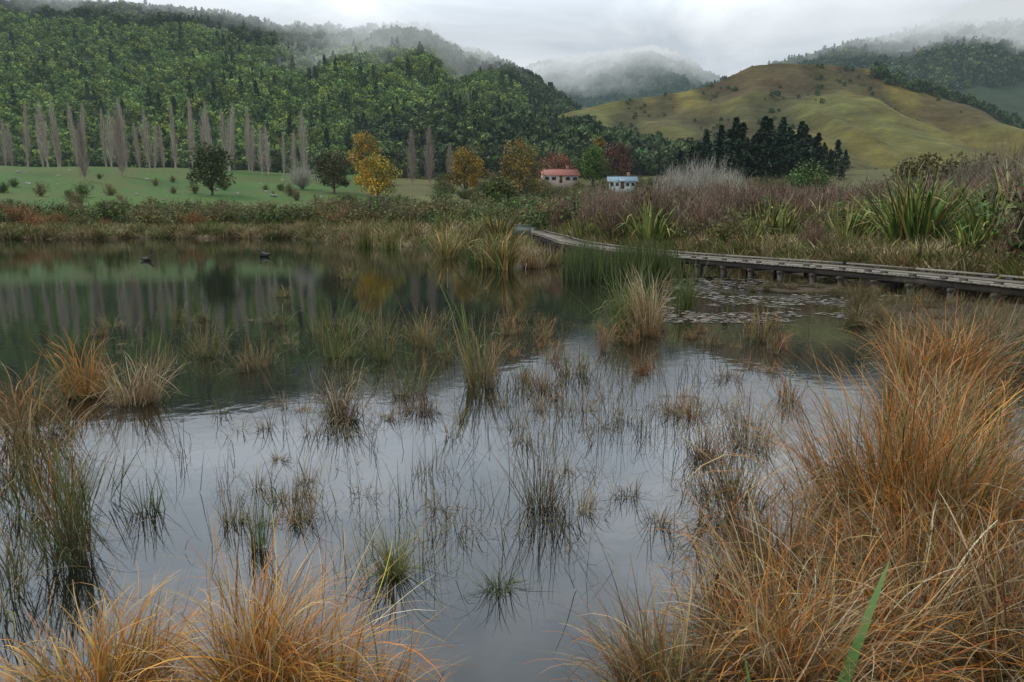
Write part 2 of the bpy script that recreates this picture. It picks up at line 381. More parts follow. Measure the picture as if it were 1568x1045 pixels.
# hill forest
con=[build(f'hc_{i}',conifer_parts(10+i,1,.19+.03*i,cols=(DG,(.026,.05,.022),(.045,.074,.026)),n=200,ls=.06),m_far,link=False) for i in range(4)]
bus=[build(f'hb_{i}',lobes_tree(30+i,1,1.15,(LG,(.11,.18,.05),YG),nl=7,nleaf=240,ls=.105,cb=.05),m_far,link=False) for i in range(4)]
conD=[build(f'hd_{i}',lobes_tree(40+i,1,.9,((PG,(.09,.14,.042),(.05,.085,.03)),((.05,.075,.03),(.07,.10,.035)),((.10,.13,.04),(.08,.12,.035)),((.04,.07,.03),(.06,.10,.04)))[i%4],nl=9,nleaf=280,ls=.095,cb=.1),m_far,link=False) for i in range(6)]
def pts_hill(zf,n,b0,b1,r0,r1,seed):
    g=np.random.default_rng(seed); b=g.uniform(b0,b1,n); r=np.sqrt(g.uniform(r0**2,r1**2,n)); return b,r,zf(b,r)
b,r,z=pts_hill(zL,18500,-.92,.3,238,616,1)
t=(r-235)/365; x=b*r
patch=fbm(x*.011,r*.011,61)
light=(patch+.55*(.5-np.abs(t-.36))+.10*(b<-.2)>.535)&(t<.84)&(b<.10)
g=np.random.default_rng(5); rn=g.uniform(size=len(b))
P=np.stack([x,r,z-.5],1)
clus=fbm(x*.03,r*.03,67)
selc=(~light)&(rn<np.where(clus>.58,.26,.03))
seld=(~light)&(~selc)
thin=light&(g.uniform(size=len(b))<.82)
scatter('pine_forest_on_hill',con,P[selc],np.stack([g.uniform(8,14,selc.sum())]*3,1)*np.array([1.3,1.3,1]),1)
scatter('native_bush_on_hill',conD,P[seld],4.2+8.5*g.uniform(0,1,seld.sum())**1.5,2)
scatter('young_plantation_on_hill',bus,P[thin],2.2+5.0*g.uniform(0,1,thin.sum())**1.5,3)
k=(g.uniform(size=len(b))<.03)&light
scatter('lone_pines_on_hill',con,P[k],g.uniform(6,13,k.sum()),4)
def clone(obs,mat,pre):
    out=[]
    for i,o in enumerate(obs):
        m=o.data.copy(); m.materials.clear(); m.materials.append(mat); q=bpy.data.objects.new(f'{pre}_{i}',m); out.append(q)
    return out
conR=clone(con,m_farR,'rc'); busR=clone(conD,m_farR,'rb')
b,r,z=pts_hill(zR,5500,.25,1.0,500,690,8); P=np.stack([b*r,r,z-.5],1); q=g.uniform(size=len(b))<.15
scatter('pine_forest_on_misty_hill',conR,P[q],g.uniform(9,15,q.sum()),5)
scatter('native_bush_on_misty_hill',busR,P[~q],g.uniform(6,12,(~q).sum()),6)
conM=clone(conD,m_mtn,'mc')
b,r,z=pts_hill(zM,3500,-.02,.36,1100,1410,18); scatter('forest_on_distant_mountain',conM,np.stack([b*r,r,z-.5],1),g.uniform(10,18,len(b)),7)
b,r,z=pts_hill(zG,3200,0,.95,215,425,11); x=b*r
gg=np.abs(fbm(x*.012+31,r*.004,32,4)-.5)*2
keep=((gg<.06)&(g.uniform(size=len(b))<.4))|(g.uniform(size=len(b))<.006)
P=np.stack([x,r,z-.3],1)[keep]; scatter('scrub_on_grassy_hill',conD,P,g.uniform(1.0,3.0,len(P)),9)
b=g.uniform(.50,.95,480); r=g.uniform(400,440,480); P=np.stack([b*r,r,zG(b,r)-.6],1)
scatter('bush_on_hill_shoulder',conD,P,g.uniform(2.5,7.0,480),10)
b=g.uniform(-.2,.30,560); r=g.uniform(228,300,560); zz=np.maximum(zL(b,r),np.maximum(ground_z(b*r,r),np.where(b>-.04,zG(b,r),0)))
scatter('valley_trees',conD,np.stack([b*r,r,zz-.5],1),g.uniform(4,10,560),12)
b=g.uniform(-1,-.15,420); r=g.uniform(238,262,420); zz=np.maximum(zL(b,r),ground_z(b*r,r))
scatter('undergrowth_at_hill_foot',conD,np.stack([b*r,r,zz-.5],1),g.uniform(3.0,6,420),13)

# ------------------------------------------------------------------ individual trees
def place(ob,b,d,dz=0,rot=0):
    x=b*d; ob.location=(x,d,gz(x,d)+dz); ob.rotation_euler[2]=rot
    return ob
PC=(.37,.325,.275)
pop=[build(f'pp_{i}',bare_columnar(70+i,20,.6+.2*(i%3),n=200,tw=.13,col=PC),m_bark,link=False) for i in range(6)]
g=np.random.default_rng(12)
bb=np.arange(-.80,-.29,.0140); bb=bb+g.normal(0,.007,len(bb)); bb=bb[(np.abs(bb+.60)>.009)&(np.abs(bb+.465)>.010)]
dd=226+g.normal(0,3,len(bb)); P=np.stack([bb*dd,dd,ground_z(bb*dd,dd)-.3],1)
s=g.uniform(.68,1.16,len(bb))
scatter('bare_poplar_row',pop,P,s,14)
for i,(b,d,h) in enumerate([(-.61,168,13),(-.556,186,18),(-.142,205,15.5),(-.117,203,16.5),(-.088,206,11)]):
    place(build('bare_poplar_tree',bare_columnar(90+i,h,1.1,n=300,tw=.13,col=(.27,.225,.19)),m_bark),b,d)
TREES=[('green_tree',-.43,150,10.5,9,((.055,.08,.025),(.085,.11,.03)),.12),
('golden_autumn_tree',-.193,160,9,10,((.45,.28,.02),(.32,.22,.03),(.2,.18,.03)),.1),
('golden_autumn_tree',-.208,205,14,9,((.34,.20,.025),(.22,.17,.03)),.1),
('golden_autumn_tree',-.068,178,11.5,9,((.38,.24,.03),(.24,.18,.03)),.12),
('olive_autumn_tree',.010,150,12.5,11,((.17,.13,.035),(.12,.10,.03),(.24,.165,.035)),.1),
('russet_autumn_tree',.064,216,8,12,((.20,.08,.045),(.15,.08,.05)),.1),
('green_tree',.115,195,11,8,((.09,.15,.03),(.06,.11,.02)),.12),
('russet_autumn_tree',.150,212,11,9,((.15,.065,.045),(.12,.065,.05)),.12),
('golden_autumn_tree',.122,222,14,5,((.34,.24,.04),(.24,.2,.04)),.12),
('green_tree',-.255,170,10,9,((.07,.08,.03),(.09,.09,.035)),.12),
('green_tree',.42,120,7,8,((.06,.11,.03),(.08,.12,.03)),.1),
('olive_autumn_tree',.58,95,8,9,((.10,.095,.03),(.14,.12,.03)),.1),
('olive_autumn_tree',.65,80,7.5,8,((.09,.08,.035),(.11,.10,.035)),.1),
('green_tree',-.02,120,6,7,((.07,.10,.025),(.10,.12,.03)),.1)]
for i,(nm,b,d,h,w,cols,cb) in enumerate(TREES):
    o=build(nm,lobes_tree(200+i,h,w,cols,nl=24,nleaf=4200,ls=.25,cb=cb,gap=.6),m_veg); place(o,b,d)
cd=[build(f'sb_{i}',conifer_parts(300+i,1,.21,cols=((.014,.032,.016),(.024,.045,.02)),n=700,ls=.035),m_veg,link=False) for i in range(3)]
g=np.random.default_rng(33)
bb=np.linspace(.225,.475,52)+g.normal(0,.006,52); dd=g.uniform(190,228,52); hh=(8+8.5*np.sin(((bb-.225)/.25).clip(0,1)*math.pi))*g.uniform(.5,1.12,52)
scatter('dark_conifer_shelterbelt',cd,np.stack([bb*dd,dd,ground_z(bb*dd,dd)-.3],1),np.stack([hh*1.4,hh*1.4,hh],1),15)
for i,(b,d,h,w) in enumerate([(.235,138,8.0,1),(.275,134,9.5,1),(.31,138,7.5,1),(-.30,178,7,1),(.69,44,5.6,1),(.745,36,5.2,1),(.66,48,5.5,1),(.72,52,6.8,1)]):
    o=build('bare_willow_tree',twig_shrub(400+i,h,w,n=3400 if i<3 else 2000,cols=((.42,.39,.34),(.32,.30,.26)) if i<4 else ((.21,.175,.135),(.15,.12,.09)),tw=.055 if i<4 else .018,spread=1.7 if i<4 else 1.2),m_bark); place(o,b,d)

# ------------------------------------------------------------------ bank vegetation (instanced)
S=lambda nm,parts,mat=m_veg: build(nm,parts if isinstance(parts,list) else [parts],mat,link=False)
reed=[S(f'r_{i}',sedge(500+i,1.0,140,(OLV,TAN,BRN),(STRAW,TAN,OLV,BRN,PALE),w=.032,rad=.3,droop=.8,th=.5,K=4)) for i in range(5)]
greed=[S(f'gr_{i}',sedge(520+i,1.0,140,((.05,.07,.02),OLV),(GRN,OLV,YGR,TAN),w=.032,rad=.28,droop=.7,th=.45,K=4)) for i in range(4)]
purp=[S(f'pu_{i}',twig_shrub(540+i,1.0,1,n=600,cols=(((.17,.118,.085),(.12,.085,.06),(.22,.165,.125)),((.20,.125,.095),(.14,.085,.065)),((.15,.12,.08),(.22,.18,.13)))[i%3],tw=.013,leafc=((.19,.10,.05),(.13,.12,.045),(.11,.09,.04)),nl=500,ls=.024,spread=1.25)) for i in range(6)]
olsh=[S(f'ol_{i}',twig_shrub(560+i,1.0,1,n=400,cols=((.14,.11,.07),),tw=.012,leafc=((.15,.16,.045),(.23,.19,.06),(.10,.12,.035)),nl=1200,ls=.038,spread=1.3)) for i in range(4)]
grsh=[S(f'gs_{i}',twig_shrub(580+i,1.0,1,n=300,cols=((.1,.08,.05),),tw=.012,leafc=((.07,.13,.025),(.13,.19,.04),(.05,.08,.025)),nl=1300,ls=.04,spread=1.3)) for i in range(4)]
rush=[S(f'ru_{i}',twig_shrub(600+i,1.0,1,n=450,cols=((.22,.10,.045),(.24,.14,.05)),tw=.014,leafc=((.28,.15,.04),(.20,.11,.04)),nl=800,ls=.035,spread=1.3)) for i in range(2)]
flx=[S(f'fx_{i}',flax(620+i,1.0,n=90,w=.05,cols=((.08,.13,.03),(.13,.17,.04),(.24,.24,.07)))) for i in range(4)]
FL=[(.585,26,3.3,280,.12),(.63,28,2.7,150,.11),(.69,24,2.6,170,.11),(.745,26,3.4,180,.11),(.20,36,2.8,140,.12),(.235,36,1.8,80,.10),(-.02,49,2.7,140,.13),(-.013,26,1.85,190,.065),(-.035,27,1.4,90,.06),(-.095,33,1.7,130,.06),(-.085,36,1.5,110,.06),(-.10,41,1.8,100,.07),(-.065,45,2.0,90,.08),(.66,22.5,1.5,90,.08),(.40,33,2.1,100,.09),(.48,29,2.2,110,.09),(.54,30,2.4,110,.10)]
def clearfl(P,rad=1.3):
    keep=np.ones(len(P),bool)
    for (b,d,h,n,w) in FL[:7]+FL[13:]:
        dx=P[:,0]/P[:,1]-b; keep&=~((np.abs(dx)<(.5*h)/d)&(P[:,1]<d+1.0)&(P[:,1]>d*.72))
    return P[keep]
def band(n,th0,th1,e0,e1,seed,dens=None,pw=1.0,fl=False):
    g=np.random.default_rng(seed); th=g.uniform(th0,th1,n); Rr=shoreR(th)
    e=e0+(e1-e0)*g.uniform(0,1,n)**pw; r=Rr+e; x=np.sin(np.radians(th))*r; y=np.cos(np.radians(th))*r
    if dens is not None:
        k=fbm(x*.09,y*.09,seed)>dens; x,y=x[k],y[k]
    P=np.stack([x,y,ground_z(x,y)-.03],1)
    return clearfl(P) if fl else P
path=np.array([[13.6,9.6,.48],[12.6,11.6,.48],[11.5,14.2,.48],[10.9,17.2,.48],[9.7,20.8,.48],[6.6,26.4,.50],[4.6,32.0,.54],[3.3,37.5,.62],[2.7,44,.80],[1.7,50,.95],[1.9,58,1.2]])
def offpath(P,w=1.1):
    keep=np.ones(len(P),bool)
    for a,b in zip(path[:-1,:2],path[1:,:2]):
        ab=b-a; t=np.clip(((P[:,:2]-a)@ab)/(ab@ab),0,1); dd=np.linalg.norm(P[:,:2]-(a+t[:,None]*ab),axis=1); keep&=dd>w
    return P[keep]
def sc_band(nm,src,P,s0,s1,seed,wide=1.0,w=1.1,pw=1.4):
    P=offpath(P,w); g=np.random.default_rng(seed); s=s0+(s1-s0)*g.uniform(0,1,len(P))**pw; scatter(nm,src,P,np.stack([s*wide,s*wide,s],1),seed)
sc_band('shoreline_reeds',reed,band(700,-42,-11,-.6,9,700),.4,1.3,701,1.5)
sc_band('shoreline_sedges',greed,band(450,-42,-11,0,9,750),.5,1.6,751,1.4)
sc_band('far_bank_grass',greed,band(600,-42,-9,4,22,702),.6,1.3,703,1.9)
sc_band('far_bank_shrubs',olsh,band(230,-42,-9,7,30,704,.45),1.2,3.6,705,1.25)
sc_band('far_bank_russet_shrubs',rush,band(60,-40,-10,7,26,706,.4),1.2,3.0,707,1.2)
sc_band('far_bank_green_shrubs',grsh,band(130,-40,-9,8,30,708,.4),1.3,3.6,709,1.3)
sc_band('central_bank_reeds',reed,band(560,-17,6,-4.5,20,710),.6,1.7,711,1.2)
sc_band('central_bank_sedges',greed,band(560,-17,6,-3,26,712),.6,1.7,713,1.2)
sc_band('central_shrubs',olsh,band(330,-15,14,8,75,714),1.3,3.2,715,1.3)
sc_band('central_green_shrubs',grsh,band(330,-14,20,8,80,716),1.3,3.4,717,1.35)
sc_band('central_russet_shrubs',rush,band(80,-14,14,8,60,718),1.3,2.8,719,1.3)
sc_band('central_flax_thicket',flx,band(100,-16,12,2,34,760),1.3,2.3,761,1.0)
sc_band('right_bank_sedges',greed,band(700,5,45,.6,8,720),.4,1.0,721,1.3)
sc_band('right_bank_dry_grass',reed,band(600,5,45,.4,10,722),.4,1.05,723,1.3)
sc_band('bare_brown_shrubs',purp,band(620,4,45,2.2,32,724,.38,fl=True),1.4,3.7,725,.95,2.0,1.2)
sc_band('right_bank_olive_shrubs',olsh,band(230,5,45,3.0,45,726,.45,fl=True),1.0,3.0,727,1.1,2.2)
sc_band('right_bank_green_shrubs',grsh,band(180,5,45,3.0,50,728,.47,fl=True),1.0,2.6,729,1.2,2.2)
sc_band('right_bank_russet_shrubs',rush,band(60,5,45,3.0,40,738,.45,fl=True),1.2,2.4,739,1.1,2.2)
sc_band('flax_thicket',flx,band(120,5,45,2.4,20,730,.3,fl=True),1.3,2.7,731,1.0,2)
sc_band('hillfoot_scrub',olsh+grsh,band(560,-6,45,50,160,732),1.8,4.2,733,1.4)

for i,(b,d,h,n,w) in enumerate(FL):
    cols=((.10,.17,.035),(.17,.22,.05),(.32,.31,.10),(.055,.10,.022)) if i<6 or i>12 else ((.11,.13,.035),(.18,.16,.05),(.34,.23,.08),(.07,.10,.025))
    o=build('flax_bush',[flax(800+i,h,n=n,w=w,cols=cols,brown=.3 if 6<i<13 else .10)],m_veg)
    x=b*d; o.location=(x,d,max(gz(x,d),0))
# ------------------------------------------------------------------ emergent clumps in the water
def clump(name,x,y,h,n,cb,ct,w=.006,rad=.12,droop=1.0,th=.5,seed=0,K=7,wt=None,wb=None,z=0):
    o=build(name,[sedge(seed,h,n,cb,ct,w=w,rad=rad,droop=droop,th=th,K=K,wt=wt,wb=wb,zmin=.004-z)],m_grass); o.location=(x,y,z); return o
DKR=(.05,.055,.02); DB=(.045,.03,.018)
CL=[
('sedge_clump',-.64,7.2,.72,300,(OLV,BRN),(ORB,OLV,ORG),.012,.2,.9,.5),
('sedge_clump',-.575,6.9,.75,280,(BRN,TAN),(STRAW,TAN,PALE),.009,.17,.8,.35),
('sedge_clump',-.53,8.6,.5,90,(BRN,OLV),(TAN,OLV),.008,.25,1.0,.5),
('sedge_clump',-.46,9.6,.6,100,(OLV,GRN),(OLV,TAN),.009,.25,.8,.5),
('sedge_clump',-.385,8.7,.6,130,(BRN,DB),(TAN,STRAW),.008,.22,.9,.5),
('rush_clump',-.40,3.72,.58,70,(DKR,GRN),(GRN,OLV,TAN),.0055,.055,.3,.25),
('sedge_clump',-.186,3.42,.45,260,(OLV,GRN),(YGR,OLV,STRAW),.005,.06,1.1,.9),
('rush_clump',.045,4.35,.60,150,(DB,DKR),(TAN,BRN,OLV),.0055,.09,.7,.5),
('sedge_clump',-.262,6.45,.6,300,(DB,BRN),(TAN,PALE,BRN),.007,.17,1.4,.6),
('sedge_clump',-.135,6.6,.33,220,(DB,BRN),(BRN,TAN),.007,.17,1.3,.9),
('sedge_clump',-.045,7.6,.85,190,(DB,OLV),(TAN,BRN,STRAW),.008,.14,.7,.3),
('rush_clump',-.055,8.4,1.25,16,(GRN,OLV),(YGR,OLV),.03,.08,.4,.2),
('rush_clump',-.262,9.4,1.0,100,(GRN,OLV),(OLV,TAN,GRN),.011,.18,.5,.35),
('rush_clump',-.19,9.2,.85,80,(GRN,DKR),(OLV,TAN),.010,.15,.6,.35),
('sedge_clump',-.125,10.2,.75,110,(BRN,OLV),(TAN,STRAW),.010,.18,1,.45),
('sedge_clump',.172,11.6,1.15,420,(GRN,OLV),(YGR,OLV,GRN),.015,.28,.6,.4),
('sedge_clump',.208,11.3,1.1,420,(BRN,TAN),(STRAW,PALE,TAN),.013,.24,.8,.3),
('rush_clump',.255,14.5,1.1,150,(DKR,GRN),(GRN,OLV),.016,.2,.35,.2),
('sedge_clump',.37,10.8,.8,160,(BRN,OLV),(TAN,BRN),.012,.28,.8,.5),
('sedge_clump',.275,6.4,.4,220,(DB,BRN),(TAN,BRN,ORB),.007,.18,1.2,.9),
('sedge_clump',.36,5.6,.55,220,(DB,OLV),(TAN,BRN),.007,.2,.9,.6),
('sedge_clump',.29,5.2,.42,200,(DB,BRN),(TAN,BRN),.007,.14,1.2,.8),
('sedge_clump',.20,8.4,.28,110,(DB,BRN),(BRN,ORB),.009,.14,1.2,.8),
('sedge_clump',.33,8.0,.35,110,(DB,BRN),(BRN,TAN),.009,.16,1.2,.8),
('sedge_clump',.13,6.0,.25,70,(DB,BRN),(BRN,TAN),.007,.12,1.2,.8),
('rush_clump',-.565,4.3,.5,70,(DKR,GRN),(GRN,OLV,TAN),.006,.10,.5,.4),
('rush_clump',-.13,4.9,.3,50,(DKR,BRN),(BRN,OLV),.005,.12,.9,.6),
('sedge_clump',-.02,3.3,.24,130,(DKR,GRN),(OLV,BRN,GRN),.005,.08,1.2,.9),
('rush_clump',-.21,48,2.0,200,(GRN,OLV),(OLV,TAN),.05,.7,.5,.25),
('rush_clump',-.18,44,1.6,160,(GRN,OLV),(OLV,TAN),.05,.6,.5,.25),
('sedge_clump',.03,27,1.2,220,(BRN,TAN),(STRAW,TAN,PALE),.03,.4,.8,.5),
('sedge_clump',.06,29,1.1,200,(BRN,OLV),(STRAW,TAN,OLV),.03,.4,.8,.5),
('rush_clump',-.055,30,1.4,160,(GRN,DKR),(GRN,OLV),.035,.35,.5,.25),
('sedge_clump',-.24,22,.6,90,(BRN,OLV),(OLV,TAN),.02,.3,.8,.5),
('sedge_clump',-.33,17,.5,80,(BRN,OLV),(OLV,TAN),.016,.3,.8,.5),
('rush_clump',-.43,70,1.9,150,(DKR,OLV),(OLV,GRN),.06,.9,.4,.25)]
for i,(nm,b,d,h,n,cb,ct,w,rad,dr,th) in enumerate(CL):
    clump(nm,b*d,d,h,n,cb,ct,w=w,rad=rad,droop=dr,th=th,seed=900+i)
g=np.random.default_rng(41); parts=[]
n=1900; bx=np.stack([g.uniform(1.7,5.4,n),0*np.zeros(n),np.full(n,-.05)],1); bx[:,1]=22+ (bx[:,0]-1.7)*.25+g.normal(0,.8,n)
hh=.75+.9*fbm(bx[:,0]*1.6,bx[:,1]*.6,77)
parts.append(blades(bx,g.uniform(0,6.283,n),np.abs(g.normal(0,.12,n)),g.uniform(0,.4,n),hh*g.uniform(.6,1.15,n),np.full(n,.024),pal(n,((.03,.05,.015),(.04,.06,.02)),rng=g),pal(n,((.06,.10,.022),(.05,.08,.025),OLV),rng=g),K=4,rng=g))
build('dark_rush_stand',parts,m_grass)
g=np.random.default_rng(45); parts=[]
for k in range(140):
    if k%3==0: d=g.uniform(3.9,7.0); b=g.uniform(-.45,.42)
    else: d=g.uniform(6.3,13.0); b=g.uniform(-.62,.10) if k%3==1 else g.uniform(-.05,.42)
    s_=sedge(2000+k,g.uniform(.2,.6)*(1.0 if d>7 else .6),int(g.integers(14,90)),(DB,OLV,BRN),[(TAN,BRN,STRAW),(OLV,GRN,TAN),(BRN,ORB,TAN)][k%3],w=.004+.00055*d,rad=g.uniform(.05,.16),droop=g.uniform(.6,1.5),th=g.uniform(.25,.8),zmin=.004,K=5,kf=.4)
    s_[0][:,0]+=b*d; s_[0][:,1]+=d; parts.append(s_)
build('small_sedge_tufts',parts,m_grass)
g=np.random.default_rng(51); parts=[]; cent=[]
for k in range(210):
    d=3.2+9*g.uniform()**.85; b=g.uniform(-.56,.46)
    if g.uniform()<.35: b=g.uniform(-.3,.3)
    cent.append((b*d,d))
for (cx,cy) in cent:
    n=int(g.integers(3,22)); sp=g.uniform(.04,.28)
    base=np.stack([cx+g.normal(0,sp,n),cy+g.normal(0,sp,n),np.full(n,-.04)],1)
    L=g.uniform(.08,.42,n)*(1+cy*.03); kk=g.uniform(size=n)<.38
    cb=pal(n,(DKR,BRN,(.04,.035,.02)),rng=g); ct=pal(n,(BRN,OLV,TAN,DKR),rng=g)
    parts.append(blades(base,g.uniform(0,6.283,n),np.abs(g.normal(0,.3,n)),g.normal(.1,.3,n),L,np.full(n,.0038+.0004*cy),cb,ct,K=6,kink=np.where(kk,g.uniform(.8,2.3,n),0),ks=g.uniform(.3,.75,n),zmin=.004,rng=g))
build('emergent_reed_stalks',parts,m_grass)

# ------------------------------------------------------------------ foreground tussocks
def tussock(name,x,y,z,h,n,cb,ct,w=.0045,rad=.3,droop=1.3,th=.6,seed=0,wt=None,wb=None,K=9,thatch=.3):
    g=np.random.default_rng(seed)
    tc=g.normal(0,rad*.6,(9,2)); ti=g.integers(0,9,n)
    dx=tc[ti]+g.normal(0,rad*.2,(n,2)); r=np.hypot(dx[:,0],dx[:,1]); a=np.arctan2(dx[:,1],dx[:,0])
    base=np.stack([dx[:,0],dx[:,1],g.uniform(-.05,.10,n)],1)
    tl=g.uniform(0,6.283,9)[ti]
    az=np.where(g.uniform(size=n)<.55,a+g.normal(0,.6,n),tl+g.normal(0,.7,n))
    t0=th*np.minimum(r/rad,1.2)*g.uniform(.2,1.1,n)+np.abs(g.normal(0,.10,n))
    L=h*g.uniform(.4,1.15,n)*g.uniform(.8,1.15,9)[ti]
    kk=g.uniform(size=n)<.12
    W=np.full(n,w)*np.exp(g.normal(0,.4,n))
    tint=g.uniform(.7,1.2,9)[ti][:,None]
    p=blades(base,az,t0,droop*np.abs(g.normal(.75,.55,n)),L,W,pal(n,cb,wb,g)*tint*.75,np.clip(pal(n,ct,wt,g,j=.35)*tint*1.08,0,.85),K=K,wander=g.normal(0,.7,n),power=1.6,zmin=.004-z,kink=np.where(kk,g.uniform(.5,1.5,n),0),ks=g.uniform(.4,.8,n),rng=g)
    m=int(n*thatch); a=g.uniform(0,6.283,m); r=rad*1.2*np.sqrt(g.uniform(0,1,m))
    q=blades(np.stack([r*np.cos(a),r*np.sin(a),g.uniform(0,.22*h,m)],1),a+g.normal(0,1,m),g.uniform(.7,1.8,m),g.uniform(.2,1.2,m),h*g.uniform(.2,.6,m),np.full(m,w),pal(m,(BRN,(.12,.075,.04),(.06,.04,.025)),rng=g),pal(m,(TAN,STRAW,BRN),rng=g),K=6,zmin=.004-z,rng=g)
    o=build(name,[p,q],m_grass); o.location=(x,y,z); return o
RO=(ORG,ORB,STRAW,TAN,OLV,PALE)
wr=(3,2.6,1.4,1.3,1.5,.4)
TS=[(2.2,3.45,1.12,3000,.36,1.15,.6,(OLV,GRN,BRN),RO,wr),
(2.0,3.0,.85,2100,.33,1.3,.8,(OLV,BRN,GRN),(TAN,STRAW,ORB,PALE,ORG),(2.5,2,2.5,1.2,1.5)),
(2.75,3.6,.9,1300,.3,1.1,.6,(OLV,BRN),(TAN,ORB,BRN,STRAW,OLV),None),
(2.1,2.5,.72,1600,.30,1.4,.9,(BRN,OLV,TAN),(STRAW,TAN,PALE,BRN,ORB),None),
(1.55,2.5,.70,1500,.28,1.3,.8,(BRN,OLV,TAN),(STRAW,TAN,ORB,PALE,ORG),None),
(1.05,2.4,.68,1200,.22,1.2,.75,(BRN,OLV,TAN),(TAN,STRAW,ORB,ORG,PALE),None),
(.6,2.25,.52,850,.2,1.2,.85,(BRN,OLV,TAN),(TAN,STRAW,ORB,BRN,OLV),None),
(1.35,3.1,.68,800,.2,1.1,.6,(BRN,OLV),(TAN,ORB,BRN,STRAW),None),
(.95,2.8,.5,420,.18,1.1,.7,(BRN,OLV),(TAN,BRN,STRAW,ORB),None),
(1.45,4.2,.45,300,.18,1.0,.7,(BRN,DKR),(BRN,TAN,OLV),None),
(-1.0,2.3,.62,1200,.22,1.4,.9,(ORB,OLV,BRN),((.74,.36,.06),STRAW,ORB,PALE,ORG),(4,2,2,1,2)),
(-1.6,2.35,.52,1000,.22,1.3,.9,(ORB,OLV,BRN),((.74,.36,.06),STRAW,ORB,TAN),(4,2,2,1)),
(-.62,2.2,.40,650,.18,1.4,1.0,(ORB,OLV,BRN),(ORG,(.66,.34,.07),STRAW,TAN),(4,2,1.5,1)),
(-2.45,3.55,.72,130,.13,.5,.35,(DKR,GRN,BRN),(OLV,GRN,TAN,BRN),None),
(-2.72,3.9,.68,130,.15,.6,.4,(DKR,GRN,BRN),(OLV,TAN,GRN,ORB),None),
(-3.15,4.3,.60,190,.22,.7,.5,(DKR,GRN),(TAN,STRAW,OLV,BRN),None),
(-3.9,5.2,.60,240,.25,.9,.5,(BRN,OLV),(TAN,STRAW,BRN,ORB),None),
(-4.4,6.0,.62,300,.28,.9,.5,(BRN,OLV),(TAN,STRAW,BRN,ORB),None),
(-2.6,3.2,.5,140,.2,.9,.6,(DKR,OLV),(OLV,TAN),None),
(3.9,5.6,.72,700,.30,1.1,.6,(OLV,BRN),(TAN,ORB,STRAW,OLV),None),
(4.7,7.4,.9,1200,.38,1.0,.6,(OLV,BRN),(ORB,TAN,STRAW,ORG),None),
(4.0,6.6,.5,350,.3,1.0,.7,(BRN,OLV),(TAN,BRN,ORB),None),
(5.8,8.6,.8,800,.42,1.0,.6,(DKR,BRN),(TAN,BRN,BRN,OLV),None),
]
for i,(x,y,h,n,rad,dr,th,cb,ct,wt) in enumerate(TS):
    tussock('tussock_grass',x,y,0,h,n,cb,ct,w=.0056+.0009*max(0,y-3),rad=rad,droop=dr,th=th,seed=1100+i,wt=wt,thatch=.3 if n>400 else .1)
g=np.random.default_rng(61)
th=g.uniform(24,42,260); d=g.uniform(8.5,17.5,260); x=np.tan(np.radians(th))*d
k=(x>.50*d+ (d<12)*.6); P=offpath(np.stack([x[k],d[k],np.zeros(k.sum())],1),1.2)
msrc=[S(f'ms_{i}',sedge(1300+i,1.0,300,((.05,.035,.02),(.05,.04,.022),OLV),(TAN,BRN,OLV,(.10,.07,.04)),w=.014,rad=.3,droop=1.2,th=.9,K=5)) for i in range(3)]
scatter('marsh_grass_margin',msrc,P,g.uniform(.22,.6,len(P)),62)
n=60; P=offpath(np.stack([g.normal(8.2,1.8,n),g.normal(18.8,1.3,n),np.full(n,-.02)],1),1.0)
scatter('mud_bar_sedges',msrc,P,g.uniform(.15,.4,len(P)),63)
bs=np.array([[1.0,1.98,.10],[.82,1.95,.05]])
build('flax_leaf_foreground',[blades(bs,np.array([.7,1.7]),np.array([.62,.3]),np.array([.15,.3]),np.array([.76,.42]),np.array([.058,.03]),np.array([[.04,.11,.015]]*2),np.array([[.09,.18,.03]]*2),K=12,tip=.02,rng=np.random.default_rng(3))],m_grass)

# ------------------------------------------------------------------ floating weed
g=np.random.default_rng(71); n=5200
bb=g.uniform(.22,.62,n); d=g.uniform(12.5,22,n); k=fbm(bb*d*1.2,d*.9,8)>.50; bb=bb[k];d=d[k]; n=len(d)
a=g.uniform(0,6.283,n); s=g.uniform(.02,.10,n); c=np.stack([bb*d,d,np.full(n,.006)],1)
c[:,2]+=g.uniform(0,.004,n)
q=[np.stack([np.cos(a+t)*s*f,np.sin(a+t)*s*f,np.zeros(n)],1) for t,f in((0,1),(1.57,.7),(3.14,1),(4.71,.7))]
V=np.stack([c+v for v in q],1).reshape(-1,3)
build('floating_pondweed',[(V,np.arange(n*4).reshape(-1,4),np.repeat(pal(n,((.22,.21,.18),(.10,.09,.06),(.24,.22,.19),(.12,.08,.05),(.09,.06,.035)),rng=g),4,0))],m_veg)

